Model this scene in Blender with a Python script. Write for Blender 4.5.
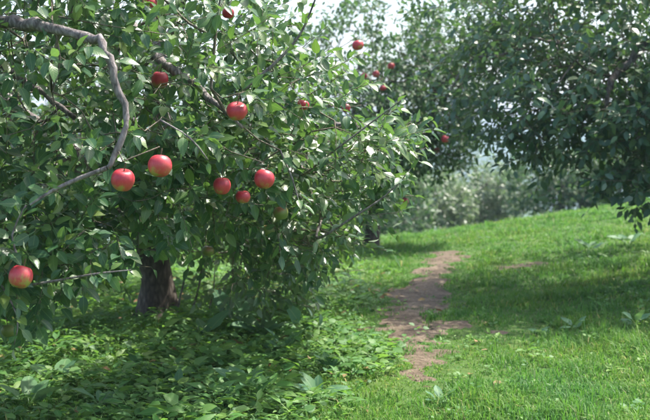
import bpy, math
import numpy as np
from mathutils import Vector, Matrix

rng = np.random.default_rng(11)
R = math.radians
scene = bpy.context.scene
for o in list(bpy.data.objects):
    bpy.data.objects.remove(o, do_unlink=True)
COL = scene.collection

# ------------------------------------------------------------------ camera
F = 1100.0                      # focal length in photo pixels (650 wide)
CAM = np.array([0.0, 0.0, 1.30])
PITCH = math.atan(60.0 / F)
cam_d = bpy.data.cameras.new('camera')
cam_d.sensor_width = 36.0
cam_d.lens = F / 650.0 * 36.0
cam_d.clip_start = 0.05
cam_d.clip_end = 9000.0
cam_d.dof.use_dof = True
cam_d.dof.focus_distance = 4.9
cam_d.dof.aperture_fstop = 4.0
cam = bpy.data.objects.new('camera', cam_d)
cam.location = CAM
cam.rotation_euler = (R(90) - PITCH, 0, 0)
COL.objects.link(cam)
scene.camera = cam

# ------------------------------------------------------------------ sky and sun
SUN_EL, SUN_AZ = R(61), R(56)            # azimuth measured from +Y towards +X
sun_dir = np.array([math.sin(SUN_AZ) * math.cos(SUN_EL), math.cos(SUN_AZ) * math.cos(SUN_EL), math.sin(SUN_EL)])
w = bpy.data.worlds.new('World')
scene.world = w
w.use_nodes = True
nt = w.node_tree
nt.nodes.clear()
sky = nt.nodes.new('ShaderNodeTexSky')
sky.sky_type = 'NISHITA'
sky.sun_disc = False
sky.sun_elevation = SUN_EL
sky.sun_rotation = SUN_AZ
sky.air_density = 1.0
sky.dust_density = 4.0
sky.ozone_density = 1.0
bg = nt.nodes.new('ShaderNodeBackground')
bg.inputs['Strength'].default_value = 0.15
wo = nt.nodes.new('ShaderNodeOutputWorld')
nt.links.new(sky.outputs[0], bg.inputs['Color'])
nt.links.new(bg.outputs[0], wo.inputs['Surface'])
sun_d = bpy.data.lights.new('sun', 'SUN')
sun_d.energy = 3.4
sun_d.angle = R(0.53)
sun_d.color = (1.0, 0.95, 0.86)
sun = bpy.data.objects.new('sun', sun_d)
sun.rotation_euler = Vector(-sun_dir).to_track_quat('-Z', 'Y').to_euler()
sun.location = (8, 8, 20)
COL.objects.link(sun)

scene.view_settings.view_transform = 'Standard'
scene.view_settings.look = 'None'
scene.view_settings.gamma = 1.0
scene.view_settings.exposure = 1.68
scene.view_settings.use_curve_mapping = False
scene.render.engine = 'CYCLES'
scene.cycles.max_bounces = 7
scene.cycles.diffuse_bounces = 4
scene.cycles.glossy_bounces = 2
scene.cycles.transmission_bounces = 4
scene.cycles.use_denoising = True

# ------------------------------------------------------------------ helpers
FWD = np.array([0, math.cos(PITCH), -math.sin(PITCH)])
UPV = np.array([0, math.sin(PITCH), math.cos(PITCH)])

def at(px, py, Y):
    """point of the place at distance Y ahead that is seen in direction (px, py)"""
    d = FWD + np.array([1.0, 0, 0]) * (px - 325.0) / F + UPV * (210.0 - py) / F
    return CAM + d * (Y / d[1])

def proj(P):
    v = np.asarray(P) - CAM
    z = v @ FWD
    z = np.where(np.abs(z) < 1e-3, 1e-3, z)
    return 325.0 + F * v[..., 0] / z, 210.0 - F * (v @ UPV) / z, z

def nrm(a):
    a = np.asarray(a, float)
    return a / np.maximum(np.linalg.norm(a, axis=-1, keepdims=True), 1e-9)

def hash2(i, j, s):
    h = np.sin(i * 127.1 + j * 311.7 + s * 74.7) * 43758.5453
    return h - np.floor(h)

def noise2(x, y, s=0.0):
    xi, yi = np.floor(x), np.floor(y)
    fx, fy = x - xi, y - yi
    fx = fx * fx * (3 - 2 * fx); fy = fy * fy * (3 - 2 * fy)
    a = hash2(xi, yi, s); b = hash2(xi + 1, yi, s); c = hash2(xi, yi + 1, s); d = hash2(xi + 1, yi + 1, s)
    return (a * (1 - fx) + b * fx) * (1 - fy) + (c * (1 - fx) + d * fx) * fy

def fbm(x, y, s=0.0):
    return (noise2(x, y, s) + .5 * noise2(2.1 * x, 2.1 * y, s + 3) + .25 * noise2(4.3 * x, 4.3 * y, s + 7)) / 1.75

def sstep(a, b, x):
    t = np.clip((x - a) / (b - a), 0, 1)
    return t * t * (3 - 2 * t)

def softplus(x, k):
    return np.logaddexp(0, x * k) / k

def terrain(x, y):
    x = np.asarray(x, float); y = np.asarray(y, float)
    z = 0.115 * (softplus(x - 1.0, 1.6) - softplus(x - 11.0, .6)) * sstep(3.0, 12.0, y)
    crest = 16.6 + 0.45 * np.clip(x - 1.0, -3, 6)
    z = z - 0.115 * (softplus(y - crest, .8) - softplus(y - 320.0, .05))
    z = z + 0.07 * (fbm(x * .45 + 9, y * .45, 1) - .5) * sstep(2, 6, y) + 0.03 * (noise2(x * 1.9, y * 1.9, 5) - .5)
    return z

def mesh_np(name, V, faces_idx, nper, uv=None, attr=None, smooth=True):
    """V (n,3); faces_idx flat loop array; nper array of loops per polygon"""
    me = bpy.data.meshes.new(name)
    nper = np.asarray(nper, np.int32)
    me.vertices.add(len(V)); me.vertices.foreach_set('co', np.ascontiguousarray(V, np.float32).ravel())
    me.loops.add(len(faces_idx)); me.loops.foreach_set('vertex_index', np.ascontiguousarray(faces_idx, np.int32))
    me.polygons.add(len(nper))
    me.polygons.foreach_set('loop_start', np.concatenate([[0], np.cumsum(nper)[:-1]]).astype(np.int32))
    me.polygons.foreach_set('loop_total', nper)
    me.polygons.foreach_set('use_smooth', np.full(len(nper), smooth))
    if uv is not None:
        l = me.uv_layers.new(name='UVMap')
        l.data.foreach_set('uv', np.ascontiguousarray(uv[faces_idx], np.float32).ravel())
    if attr is not None:
        a = me.attributes.new('rnd', 'FLOAT', 'POINT')
        a.data.foreach_set('value', np.ascontiguousarray(attr, np.float32))
    me.update(calc_edges=True)
    me.validate()
    return me

def link(name, me, mat=None, parent=None):
    o = bpy.data.objects.new(name, me)
    COL.objects.link(o)
    if mat is not None and not me.materials:
        me.materials.append(mat)
    if parent is not None:
        o.parent = parent
        o.matrix_parent_inverse = Matrix.Translation(-Vector(parent.location))
    return o

def empty(name, loc, label, cat, group=None):
    o = bpy.data.objects.new(name, None)
    o.location = loc
    o.empty_display_size = .1
    COL.objects.link(o)
    o['label'] = label; o['category'] = cat
    if group: o['group'] = group
    return o

# ------------------------------------------------------------------ materials
class NT:
    def __init__(s, name):
        s.m = bpy.data.materials.new(name); s.m.use_nodes = True
        s.t = s.m.node_tree; s.t.nodes.clear()
        s.out = s.n('OutputMaterial')
    def n(s, typ, **kw):
        nd = s.t.nodes.new('ShaderNode' + typ)
        for k, v in kw.items():
            setattr(nd, k, v)
        return nd
    def l(s, a, b): s.t.links.new(a, b)
    def ramp(s, fac, stops, interp='LINEAR'):
        r = s.n('ValToRGB'); e = r.color_ramp.elements; r.color_ramp.interpolation = interp
        while len(e) < len(stops): e.new(0.5)
        for i, (p, c) in enumerate(stops):
            e[i].position = p; e[i].color = (*c, 1)
        if fac is not None: s.l(fac, r.inputs[0])
        return r.outputs[0]
    def math(s, op, a, b=None, c=None, clamp=False):
        m = s.n('Math', operation=op, use_clamp=clamp)
        for i, v in enumerate((a, b, c)):
            if v is None: continue
            if isinstance(v, (int, float)): m.inputs[i].default_value = v
            else: s.l(v, m.inputs[i])
        return m.outputs[0]
    def mix(s, f, a, b, blend='MIX'):
        m = s.n('Mix', data_type='RGBA', blend_type=blend)
        for sock, v in ((m.inputs[0], f), (m.inputs[6], a), (m.inputs[7], b)):
            if isinstance(v, (int, float)): sock.default_value = v
            elif isinstance(v, tuple): sock.default_value = (*v, 1)
            else: s.l(v, sock)
        return m.outputs[2]

def leaf_material(name, tops, back, trans, rough=.38, spec=.5, tfac=.34, veins=True, vein_col=(.16, .24, .09)):
    t = NT(name)
    at_ = t.n('Attribute', attribute_name='rnd'); oi = t.n('ObjectInfo')
    rnd = t.math('FRACT', t.math('ADD', at_.outputs['Fac'], oi.outputs['Random']))
    top = t.ramp(rnd, [(i / (len(tops) - 1), c) for i, c in enumerate(tops)])
    bump = None
    if veins:
        uv = t.n('UVMap'); sep = t.n('SeparateXYZ'); t.l(uv.outputs[0], sep.inputs[0])
        au = t.math('ABSOLUTE', t.math('SUBTRACT', sep.outputs[0], .5))
        mid = t.math('LESS_THAN', au, .035)
        lat = t.math('SINE', t.math('MULTIPLY', t.math('SUBTRACT', sep.outputs[1], t.math('MULTIPLY', au, .55)), 46.0))
        latm = t.math('GREATER_THAN', lat, .86)
        v = t.math('MAXIMUM', mid, t.math('MULTIPLY', latm, .2))
        top = t.mix(t.math('MULTIPLY', v, .55), top, vein_col)
        bump = t.n('Bump'); bump.inputs['Strength'].default_value = .12; bump.inputs['Distance'].default_value = .002
        t.l(t.math('MULTIPLY', lat, .5), bump.inputs['Height'])
    geo = t.n('NewGeometry')
    base = t.mix(geo.outputs['Backfacing'], top, back)
    rg = t.math('ADD', t.math('MULTIPLY', geo.outputs['Backfacing'], .3), rough)
    p = t.n('BsdfPrincipled'); t.l(base, p.inputs['Base Color']); t.l(rg, p.inputs['Roughness'])
    p.inputs['Specular IOR Level'].default_value = spec
    tr = t.n('BsdfTranslucent')
    tc = t.mix(.35, trans, top, 'MIX')
    t.l(tc, tr.inputs['Color'])
    if bump: t.l(bump.outputs[0], p.inputs['Normal'])
    ms = t.n('MixShader'); ms.inputs[0].default_value = tfac
    t.l(p.outputs[0], ms.inputs[1]); t.l(tr.outputs[0], ms.inputs[2]); t.l(ms.outputs[0], t.out.inputs[0])
    return t.m

M = {}
M['leaf'] = leaf_material('apple_leaf', [(.024, .070, .032), (.034, .092, .038), (.028, .080, .040), (.044, .115, .036), (.060, .13, .036), (.115, .17, .036)],
                          (.17, .22, .15), (.19, .38, .05), rough=.36, spec=.42, tfac=.30)
M['leaf_far'] = leaf_material('apple_leaf_far', [(.026, .070, .034), (.040, .095, .036), (.034, .085, .040), (.075, .13, .036)],
                              (.15, .21, .14), (.15, .31, .06), veins=False, tfac=.27, rough=.5, spec=.3)
M['leaf_sky_tint'] = leaf_material('sky_tinted_leaf', [(.034, .085, .050), (.050, .110, .060), (.042, .098, .060), (.065, .135, .056), (.10, .16, .05)],
                               (.17, .23, .16), (.17, .33, .06), veins=False, rough=.36, spec=.5, tfac=.28)  # right tree: skylight on the leaves painted in as lighter, bluer colour
M['leaf_haze_tint'] = leaf_material('haze_tinted_leaf', [(.085, .14, .075), (.12, .18, .09), (.15, .20, .11)], (.2, .25, .17), (.2, .32, .1), veins=False)  # same kind of leaf, haze and sunlight painted into a paler colour
M['weed'] = leaf_material('weed_leaf', [(.045, .14, .035), (.07, .19, .04), (.10, .22, .036), (.06, .17, .055), (.15, .26, .045), (.08, .21, .06)],
                          (.11, .19, .07), (.22, .45, .05), rough=.52, spec=.32, tfac=.40)
M['dock'] = leaf_material('dock_leaf', [(.065, .16, .085), (.085, .19, .09), (.10, .21, .08)], (.13, .22, .11), (.2, .4, .08), rough=.55, spec=.28, tfac=.32, vein_col=(.2, .3, .14))
M['dry_leaf'] = leaf_material('dry_leaf', [(.16, .085, .04), (.26, .16, .08), (.34, .23, .13), (.2, .14, .05)], (.25, .17, .1), (.3, .18, .06), rough=.7, tfac=.2, spec=.2)

def grass_material():
    t = NT('grass_blade')
    a = t.n('Attribute', attribute_name='rnd')
    geo = t.n('NewGeometry'); no = t.n('TexNoise'); no.inputs['Scale'].default_value = 1.3; no.inputs['Detail'].default_value = 3
    t.l(geo.outputs['Position'], no.inputs['Vector'])
    col = t.ramp(a.outputs['Fac'], [(0, (.040, .125, .026)), (.45, (.072, .175, .030)), (.8, (.11, .215, .034)), (.93, (.16, .24, .05)), (1, (.36, .31, .15))])
    hue = t.ramp(no.outputs[0], [(.34, (.62, .85, .9)), (.5, (1, 1, .95)), (.66, (1.45, 1.12, .8))])
    col = t.mix(1.0, col, hue, 'MULTIPLY')
    p = t.n('BsdfPrincipled'); t.l(col, p.inputs['Base Color']); p.inputs['Roughness'].default_value = .55; p.inputs['Specular IOR Level'].default_value = .22
    tr = t.n('BsdfTranslucent'); t.l(t.mix(.5, col, (.18, .44, .05)), tr.inputs['Color'])
    ms = t.n('MixShader'); ms.inputs[0].default_value = .36
    t.l(p.outputs[0], ms.inputs[1]); t.l(tr.outputs[0], ms.inputs[2]); t.l(ms.outputs[0], t.out.inputs[0])
    return t.m
M['grass'] = grass_material()

def soil_material(name, stops, scale, bumpd=.02, bs=.8):
    t = NT(name)
    geo = t.n('NewGeometry')
    n1 = t.n('TexNoise'); n1.inputs['Scale'].default_value = scale; n1.inputs['Detail'].default_value = 8; n1.inputs['Roughness'].default_value = .7
    t.l(geo.outputs['Position'], n1.inputs['Vector'])
    n2 = t.n('TexNoise'); n2.inputs['Scale'].default_value = scale * 9; n2.inputs['Detail'].default_value = 6
    t.l(geo.outputs['Position'], n2.inputs['Vector'])
    f = t.math('ADD', t.math('MULTIPLY', n1.outputs[0], .6), t.math('MULTIPLY', n2.outputs[0], .4))
    col = t.ramp(f, stops)
    p = t.n('BsdfPrincipled'); t.l(col, p.inputs['Base Color']); p.inputs['Roughness'].default_value = .95; p.inputs['Specular IOR Level'].default_value = .15
    b = t.n('Bump'); b.inputs['Strength'].default_value = bs; b.inputs['Distance'].default_value = bumpd
    t.l(f, b.inputs['Height']); t.l(b.outputs[0], p.inputs['Normal']); t.l(p.outputs[0], t.out.inputs[0])
    return t.m
M['ground'] = soil_material('ground_turf', [(.30, (.035, .055, .016)), (.5, (.05, .095, .02)), (.7, (.085, .12, .03))], 2.5)
M['dirt'] = soil_material('bare_dirt', [(.36, (.060, .046, .032)), (.5, (.115, .088, .062)), (.60, (.175, .138, .10)), (.72, (.27, .22, .17))], 3.6, .05, 1.0)
M['hill'] = soil_material('wooded_hill', [(.3, (.025, .05, .03)), (.5, (.035, .07, .035)), (.7, (.05, .085, .04))], .02, 2.0)

def bark_material(name, stops, sc):
    t = NT(name)
    tc = t.n('NewGeometry')
    mp = t.n('Mapping'); mp.inputs['Scale'].default_value = (1, 1, .45); t.l(tc.outputs['Position'], mp.inputs['Vector'])
    n1 = t.n('TexNoise'); n1.inputs['Scale'].default_value = sc; n1.inputs['Detail'].default_value = 9; n1.inputs['Roughness'].default_value = .65
    t.l(mp.outputs[0], n1.inputs['Vector'])
    vo = t.n('TexVoronoi', feature='DISTANCE_TO_EDGE'); vo.inputs['Scale'].default_value = sc * 1.7; t.l(mp.outputs[0], vo.inputs['Vector'])
    f = t.math('ADD', t.math('MULTIPLY', n1.outputs[0], .75), t.math('MULTIPLY', vo.outputs[0], .5))
    p = t.n('BsdfPrincipled'); t.l(t.ramp(f, stops), p.inputs['Base Color']); p.inputs['Roughness'].default_value = .8; p.inputs['Specular IOR Level'].default_value = .3
    b = t.n('Bump'); b.inputs['Strength'].default_value = .7; b.inputs['Distance'].default_value = .012
    t.l(f, b.inputs['Height']); t.l(b.outputs[0], p.inputs['Normal']); t.l(p.outputs[0], t.out.inputs[0])
    return t.m
M['bark'] = bark_material('trunk_bark', [(.3, (.035, .027, .022)), (.5, (.10, .08, .065)), (.66, (.18, .155, .13)), (.8, (.20, .21, .14))], 15)
M['limb'] = bark_material('limb_bark', [(.3, (.075, .062, .058)), (.48, (.19, .165, .16)), (.62, (.27, .245, .24)), (.75, (.36, .36, .32))], 34)
M['twig'] = bark_material('twig_bark', [(.3, (.09, .075, .055)), (.6, (.17, .15, .11))], 60)

def apple_material(name, ripe):
    t = NT(name)
    tc = t.n('TexCoord'); sep = t.n('SeparateXYZ'); t.l(tc.outputs['Object'], sep.inputs[0])
    oi = t.n('ObjectInfo')
    n1 = t.n('TexNoise'); n1.inputs['Scale'].default_value = 22; n1.inputs['Detail'].default_value = 4; t.l(tc.outputs['Object'], n1.inputs['Vector'])
    mp = t.n('Mapping'); mp.inputs['Scale'].default_value = (190, 190, 14); t.l(tc.outputs['Object'], mp.inputs['Vector'])
    n2 = t.n('TexNoise'); n2.inputs['Scale'].default_value = 1; n2.inputs['Detail'].default_value = 3; t.l(mp.outputs[0], n2.inputs['Vector'])
    h = t.math('MULTIPLY_ADD', sep.outputs[2], 9.0, .5)            # 0 bottom .. 1 top
    n3 = t.n('TexNoise', noise_dimensions='4D'); n3.inputs['Scale'].default_value = 9; n3.inputs['Detail'].default_value = 2; t.l(tc.outputs['Object'], n3.inputs['Vector'])
    t.l(t.math('MULTIPLY', oi.outputs['Random'], 50.0), n3.inputs['W'])
    f = t.math('ADD', h, t.math('MULTIPLY', t.math('SUBTRACT', n1.outputs[0], .5), 1.1))
    f = t.math('ADD', f, t.math('MULTIPLY', t.math('SUBTRACT', n3.outputs[0], .5), 1.3))
    f = t.math('ADD', f, t.math('MULTIPLY', t.math('SUBTRACT', n2.outputs[0], .5), .5))
    if ripe:
        st = [(.0, (.26, .26, .06)), (.12, (.36, .17, .06)), (.26, (.42, .065, .055)), (.5, (.44, .034, .048)), (.8, (.33, .018, .030)), (1.0, (.22, .011, .020))]
    else:
        st = [(.05, (.12, .17, .04)), (.5, (.16, .19, .045)), (.75, (.22, .13, .05)), (1, (.24, .07, .04))]
    col = t.ramp(f, st)
    vo = t.n('TexVoronoi'); vo.inputs['Scale'].default_value = 260; t.l(tc.outputs['Object'], vo.inputs['Vector'])
    dots = t.math('LESS_THAN', vo.outputs['Distance'], .16)
    col = t.mix(t.math('MULTIPLY', dots, .4), col, (.5, .34, .2))
    rus = t.math('GREATER_THAN', t.math('ADD', sep.outputs[2], t.math('MULTIPLY', n1.outputs[0], .012)), .046)
    col = t.mix(t.math('MULTIPLY', rus, .0), col, (.25, .16, .07))
    p = t.n('BsdfPrincipled'); t.l(col, p.inputs['Base Color']); p.inputs['Roughness'].default_value = .42
    p.inputs['Subsurface Weight'].default_value = .08; p.inputs['Subsurface Radius'].default_value = (.02, .006, .004)
    p.inputs['Subsurface Scale'].default_value = .5
    t.l(p.outputs[0], t.out.inputs[0])
    return t.m
M['apple'] = apple_material('apple_skin_red', True)
M['apple_green'] = apple_material('apple_skin_green', False)

# ------------------------------------------------------------------ ground
def axis(pts):
    out = []
    for (a, b, s) in pts:
        out.append(np.arange(a, b, s))
    return np.concatenate(out + [[pts[-1][1]]])
gx = axis([(-2600, -200, 300), (-200, -40, 20), (-40, -9, 2), (-9, 9, .16), (9, 40, 2), (40, 200, 20), (200, 2600, 300)])
gy = axis([(-60, 0, 6), (0, 3, .6), (3, 20, .16), (20, 44, 1), (44, 200, 10), (200, 3200, 250)])
GX, GY = np.meshgrid(gx, gy)
GZ = terrain(GX, GY)
V = np.stack([GX, GY, GZ], -1).reshape(-1, 3)
nxg, nyg = len(gx), len(gy)
ii = (np.arange(nyg - 1)[:, None] * nxg + np.arange(nxg - 1)[None, :]).ravel()
fi = np.stack([ii, ii + 1, ii + nxg + 1, ii + nxg], 1).ravel()
g = link('ground', mesh_np('ground', V, fi, np.full(len(ii), 4)), M['ground'])
g['kind'] = 'structure'; g['label'] = 'rough turf of the orchard floor rising to the right'

# distant wooded hills across the valley
hx = np.linspace(-1500, 1500, 161); hy = np.linspace(500, 1300, 41)
HX, HY = np.meshgrid(hx, hy)
ridge = np.exp(-((HY - 900) / 190.0) ** 2)
HZ = -40 + ridge * (42 + 40 * fbm(HX / 220.0 + 3, HY / 300.0, 12) + 5 * noise2(HX / 18, HY / 18, 2))
V = np.stack([HX, HY, HZ], -1).reshape(-1, 3)
n1 = len(hx); ii = (np.arange(len(hy) - 1)[:, None] * n1 + np.arange(n1 - 1)[None, :]).ravel()
hl = link('hills', mesh_np('hills', V, np.stack([ii, ii + 1, ii + n1 + 1, ii + n1], 1).ravel(), np.full(len(ii), 4)), M['hill'])
hl['kind'] = 'structure'; hl['label'] = 'distant blue wooded hills beyond the orchard'

# ------------------------------------------------------------------ bare dirt track (shape used for the sheet and for the grass)
DIRT = [([(1.42, 13.0), (1.22, 11.6), (.92, 9.9), (.68, 8.6), (.60, 7.6), (.57, 6.7), (.50, 6.0)], [.22, .17, .20, .19, .16, .13, .0]),
        ([(1.85, 11.1), (2.15, 11.3)], [.15, .14]),
        ([(1.20, 7.6), (1.30, 7.75)], [.08, .05]), ([(.98, 7.9), (1.02, 8.0)], [.07, .05])]
def dirt_mask(x, y):
    best = np.full(np.shape(x), -9.0)
    wob = (fbm(x * 3.2, y * 2.2, 21) - .5) * .46 + (noise2(x * 11, y * 9, 4) - .5) * .18
    for pts, ws in DIRT:
        for k in range(len(pts) - 1):
            a, b = np.array(pts[k]), np.array(pts[k + 1])
            ab = b - a
            t = np.clip(((x - a[0]) * ab[0] + (y - a[1]) * ab[1]) / (ab @ ab), 0, 1)
            d = np.hypot(x - a[0] - t * ab[0], y - a[1] - t * ab[1])
            best = np.maximum(best, (ws[k] * (1 - t) + ws[k + 1] * t) - d)
    return best + wob
s = .03
px_, py_ = np.meshgrid(np.arange(0, 2.8, s), np.arange(5.2, 13.8, s))
pm = dirt_mask(px_, py_)
pz = terrain(px_, py_) + np.clip(pm * .10, -.02, .010) + .012 * (fbm(px_ * 9, py_ * 9, 8) - .5)
keep = (pm[:-1, :-1] > -.16) & (pm[1:, 1:] > -.16)
nc = px_.shape[1]
ii = (np.arange(px_.shape[0] - 1)[:, None] * nc + np.arange(nc - 1)[None, :])[keep]
fi = np.stack([ii, ii + 1, ii + nc + 1, ii + nc], 1)
u, inv = np.unique(fi, return_inverse=True)
V = np.stack([px_, py_, pz], -1).reshape(-1, 3)[u]
p_ = link('path', mesh_np('path', V, inv.ravel(), np.full(len(ii), 4)), M['dirt'])
p_['kind'] = 'structure'; p_['label'] = 'worn strip of bare brown dirt through the grass'

# ------------------------------------------------------------------ leaf templates
def leaf_template(ts, ws, fold=.22, curl=.16, wave=0.0, twist=0.0, petiole=.3, seed=0):
    r = np.random.default_rng(seed)
    V = [(0, 0, 0)]; U = [(.5, 0)]; L = []; N = []
    k = len(ts)
    for t, wd in zip(ts[1:-1], ws[1:-1]):
        tw = twist * t
        for sx in (-1, 0, 1):
            z = abs(sx) * wd * fold - curl * t * t + abs(sx) * wave * r.uniform(-1, 1)
            x = sx * wd
            V.append((x * math.cos(tw), t, z + x * math.sin(tw))); U.append((.5 + .5 * sx * wd / max(ws), t))
    V.append((r.uniform(-.05, .05), 1.0, -curl)); U.append((.5, 1))
    tip = len(V) - 1
    L += [0, 2, 1]; N.append(3); L += [0, 3, 2]; N.append(3)
    for i in range(k - 3):
        a = 1 + 3 * i
        L += [a, a + 1, a + 4, a + 3]; N.append(4)
        L += [a + 1, a + 2, a + 5, a + 4]; N.append(4)
    a = 1 + 3 * (k - 3)
    L += [a, a + 1, tip]; N.append(3); L += [a + 1, a + 2, tip]; N.append(3)
    if petiole > 0:
        b = len(V)
        pw = .016
        V += [(-pw, 0, 0), (pw, 0, 0), (pw, -petiole, .06), (-pw, -petiole, .06)]
        U += [(.5, 0)] * 4
        L += [b, b + 3, b + 2, b + 1]; N.append(4)
    # first two triangles must face up like the rest
    return np.array(V, float), np.array(L), np.array(N), np.array(U, float)

T5 = [0, .13, .36, .62, .86, 1]
NEAR = [leaf_template(T5, [0, .165, .265, .225, .105, 0], fold=f, curl=c, wave=wv, twist=tw, seed=i) for i, (f, c, wv, tw) in
        enumerate([(.30, .16, .03, .1), (.15, .28, .04, -.25), (.42, .10, .03, .2), (.22, .36, .05, -.1), (.10, .05, .05, .35)])]
MID = [leaf_template([0, .3, .72, 1], [0, .26, .20, 0], fold=f, curl=c, wave=.03, petiole=0, seed=i) for i, (f, c) in enumerate([(.3, .2), (.15, .3), (.4, .1)])]
FARL = [leaf_template([0, .45, 1], [0, .31, 0], fold=f, curl=.15, petiole=0, seed=i) for i, f in enumerate([.2, .4])]
LANCE = [leaf_template([0, .25, .6, 1], [0, .17, .15, 0], fold=f, curl=c, wave=.04, petiole=.6, seed=40 + i) for i, (f, c) in enumerate([(.3, .25), (.15, .4)])]
ROUND = [leaf_template([0, .2, .6, 1], [0, .36, .36, 0], fold=f, curl=c, wave=.05, petiole=.5, seed=i) for i, (f, c) in enumerate([(.15, .1), (.05, .2), (.25, .02)])]

def leaves_mesh(name, temps, var, P, D, Nn, S, rnd):
    """many leaves as one mesh: P positions, D along, Nn normal, S size"""
    D = nrm(D); Nn = nrm(Nn - (Nn * D).sum(1, keepdims=True) * D); X = np.cross(D, Nn)
    Vs, Ls, Ns, Us, As = [], [], [], [], []
    off = 0
    for v, (tv, tl, tn, tu) in enumerate(temps):
        m = var == v
        k = int(m.sum())
        if not k: continue
        W = P[m][:, None, :] + S[m][:, None, None] * (tv[None, :, 0:1] * X[m][:, None, :] + tv[None, :, 1:2] * D[m][:, None, :] + tv[None, :, 2:3] * Nn[m][:, None, :])
        Vs.append(W.reshape(-1, 3))
        Ls.append((tl[None, :] + (np.arange(k) * len(tv))[:, None] + off).ravel())
        Ns.append(np.tile(tn, k)); Us.append(np.tile(tu, (k, 1))); As.append(np.repeat(rnd[m], len(tv)))
        off += k * len(tv)
    return mesh_np(name, np.concatenate(Vs), np.concatenate(Ls), np.concatenate(Ns), np.concatenate(Us), np.concatenate(As))

# ------------------------------------------------------------------ tubes
def tube_arrays(P, rad, sides, jitter=0.0, cap=True):
    P = np.asarray(P, float); n = len(P)
    T = nrm(np.gradient(P, axis=0))
    ref = np.array([0.0, 0, 1]) if abs(T[:, 2]).mean() < .8 else np.array([1.0, 0, 0])
    A = nrm(np.cross(T, ref)); B = np.cross(T, A)
    ang = np.arange(sides) / sides * 2 * np.pi
    r = np.asarray(rad, float)[:, None] * np.ones((1, sides))
    if jitter: r = r * (1 + jitter * (rng.random((n, sides)) - .5) * 2)
    V = P[:, None, :] + r[:, :, None] * (np.cos(ang)[None, :, None] * A[:, None, :] + np.sin(ang)[None, :, None] * B[:, None, :])
    V = V.reshape(-1, 3)
    i = np.arange(n - 1)[:, None] * sides; j = np.arange(sides)[None, :]; j2 = (j + 1) % sides
    L = np.stack([i + j, i + j2, i + sides + j2, i + sides + j], -1).reshape(-1)
    N = np.full((n - 1) * sides, 4)
    if cap:
        L = np.concatenate([L, (n - 1) * sides + np.arange(sides)]); N = np.concatenate([N, [sides]])
    return V, L, N

def smooth_path(pts, rads, step):
    """Catmull-Rom through points with radii"""
    pts = np.asarray(pts, float); rads = np.asarray(rads, float)
    Q = np.concatenate([[2 * pts[0] - pts[1]], pts, [2 * pts[-1] - pts[-2]]])
    out, ro = [], []
    for i in range(len(pts) - 1):
        p0, p1, p2, p3 = Q[i:i + 4]
        k = max(2, int(np.linalg.norm(p2 - p1) / step))
        for t in np.arange(k) / k:
            out.append(.5 * (2 * p1 + (p2 - p0) * t + (2 * p0 - 5 * p1 + 4 * p2 - p3) * t * t + (3 * p1 - p0 - 3 * p2 + p3) * t ** 3))
            ro.append(rads[i] * (1 - t) + rads[i + 1] * t)
    out.append(pts[-1]); ro.append(rads[-1])
    return np.array(out), np.array(ro)

class Tubes:
    def __init__(s): s.V, s.L, s.N, s.o = [], [], [], 0
    def add(s, P, r, sides, jitter=0.0):
        V, L, N = tube_arrays(P, r, sides, jitter)
        s.V.append(V); s.L.append(L + s.o); s.N.append(N); s.o += len(V)
    def mesh(s, name):
        return mesh_np(name, np.concatenate(s.V), np.concatenate(s.L), np.concatenate(s.N))

def rand_unit(n):
    return nrm(rng.normal(size=(n, 3)))

# ------------------------------------------------------------------ tree builder
def sample_blobs(blobs, n, shell=.5):
    """points inside a union of ellipsoids, denser towards the outside; blob = (centre, radii, weight)"""
    wts = np.array([b[2] for b in blobs], float); wts /= wts.sum()
    out = []
    for (c, r, _), k in zip(blobs, rng.multinomial(n, wts)):
        u = rand_unit(k); rad = rng.random(k) ** (1 / 3.0)
        rad = np.where(rng.random(k) < shell, .72 + .28 * rng.random(k), rad)
        lump = 1 + .26 * (fbm(u[:, 0] * 2.3 + c[0] + 5, u[:, 2] * 2.3 + c[1] + u[:, 1] * 1.7, 33) - .5) * 2
        out.append(np.array(c) + u * (rad * lump)[:, None] * np.array(r))
    return np.concatenate(out)

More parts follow.
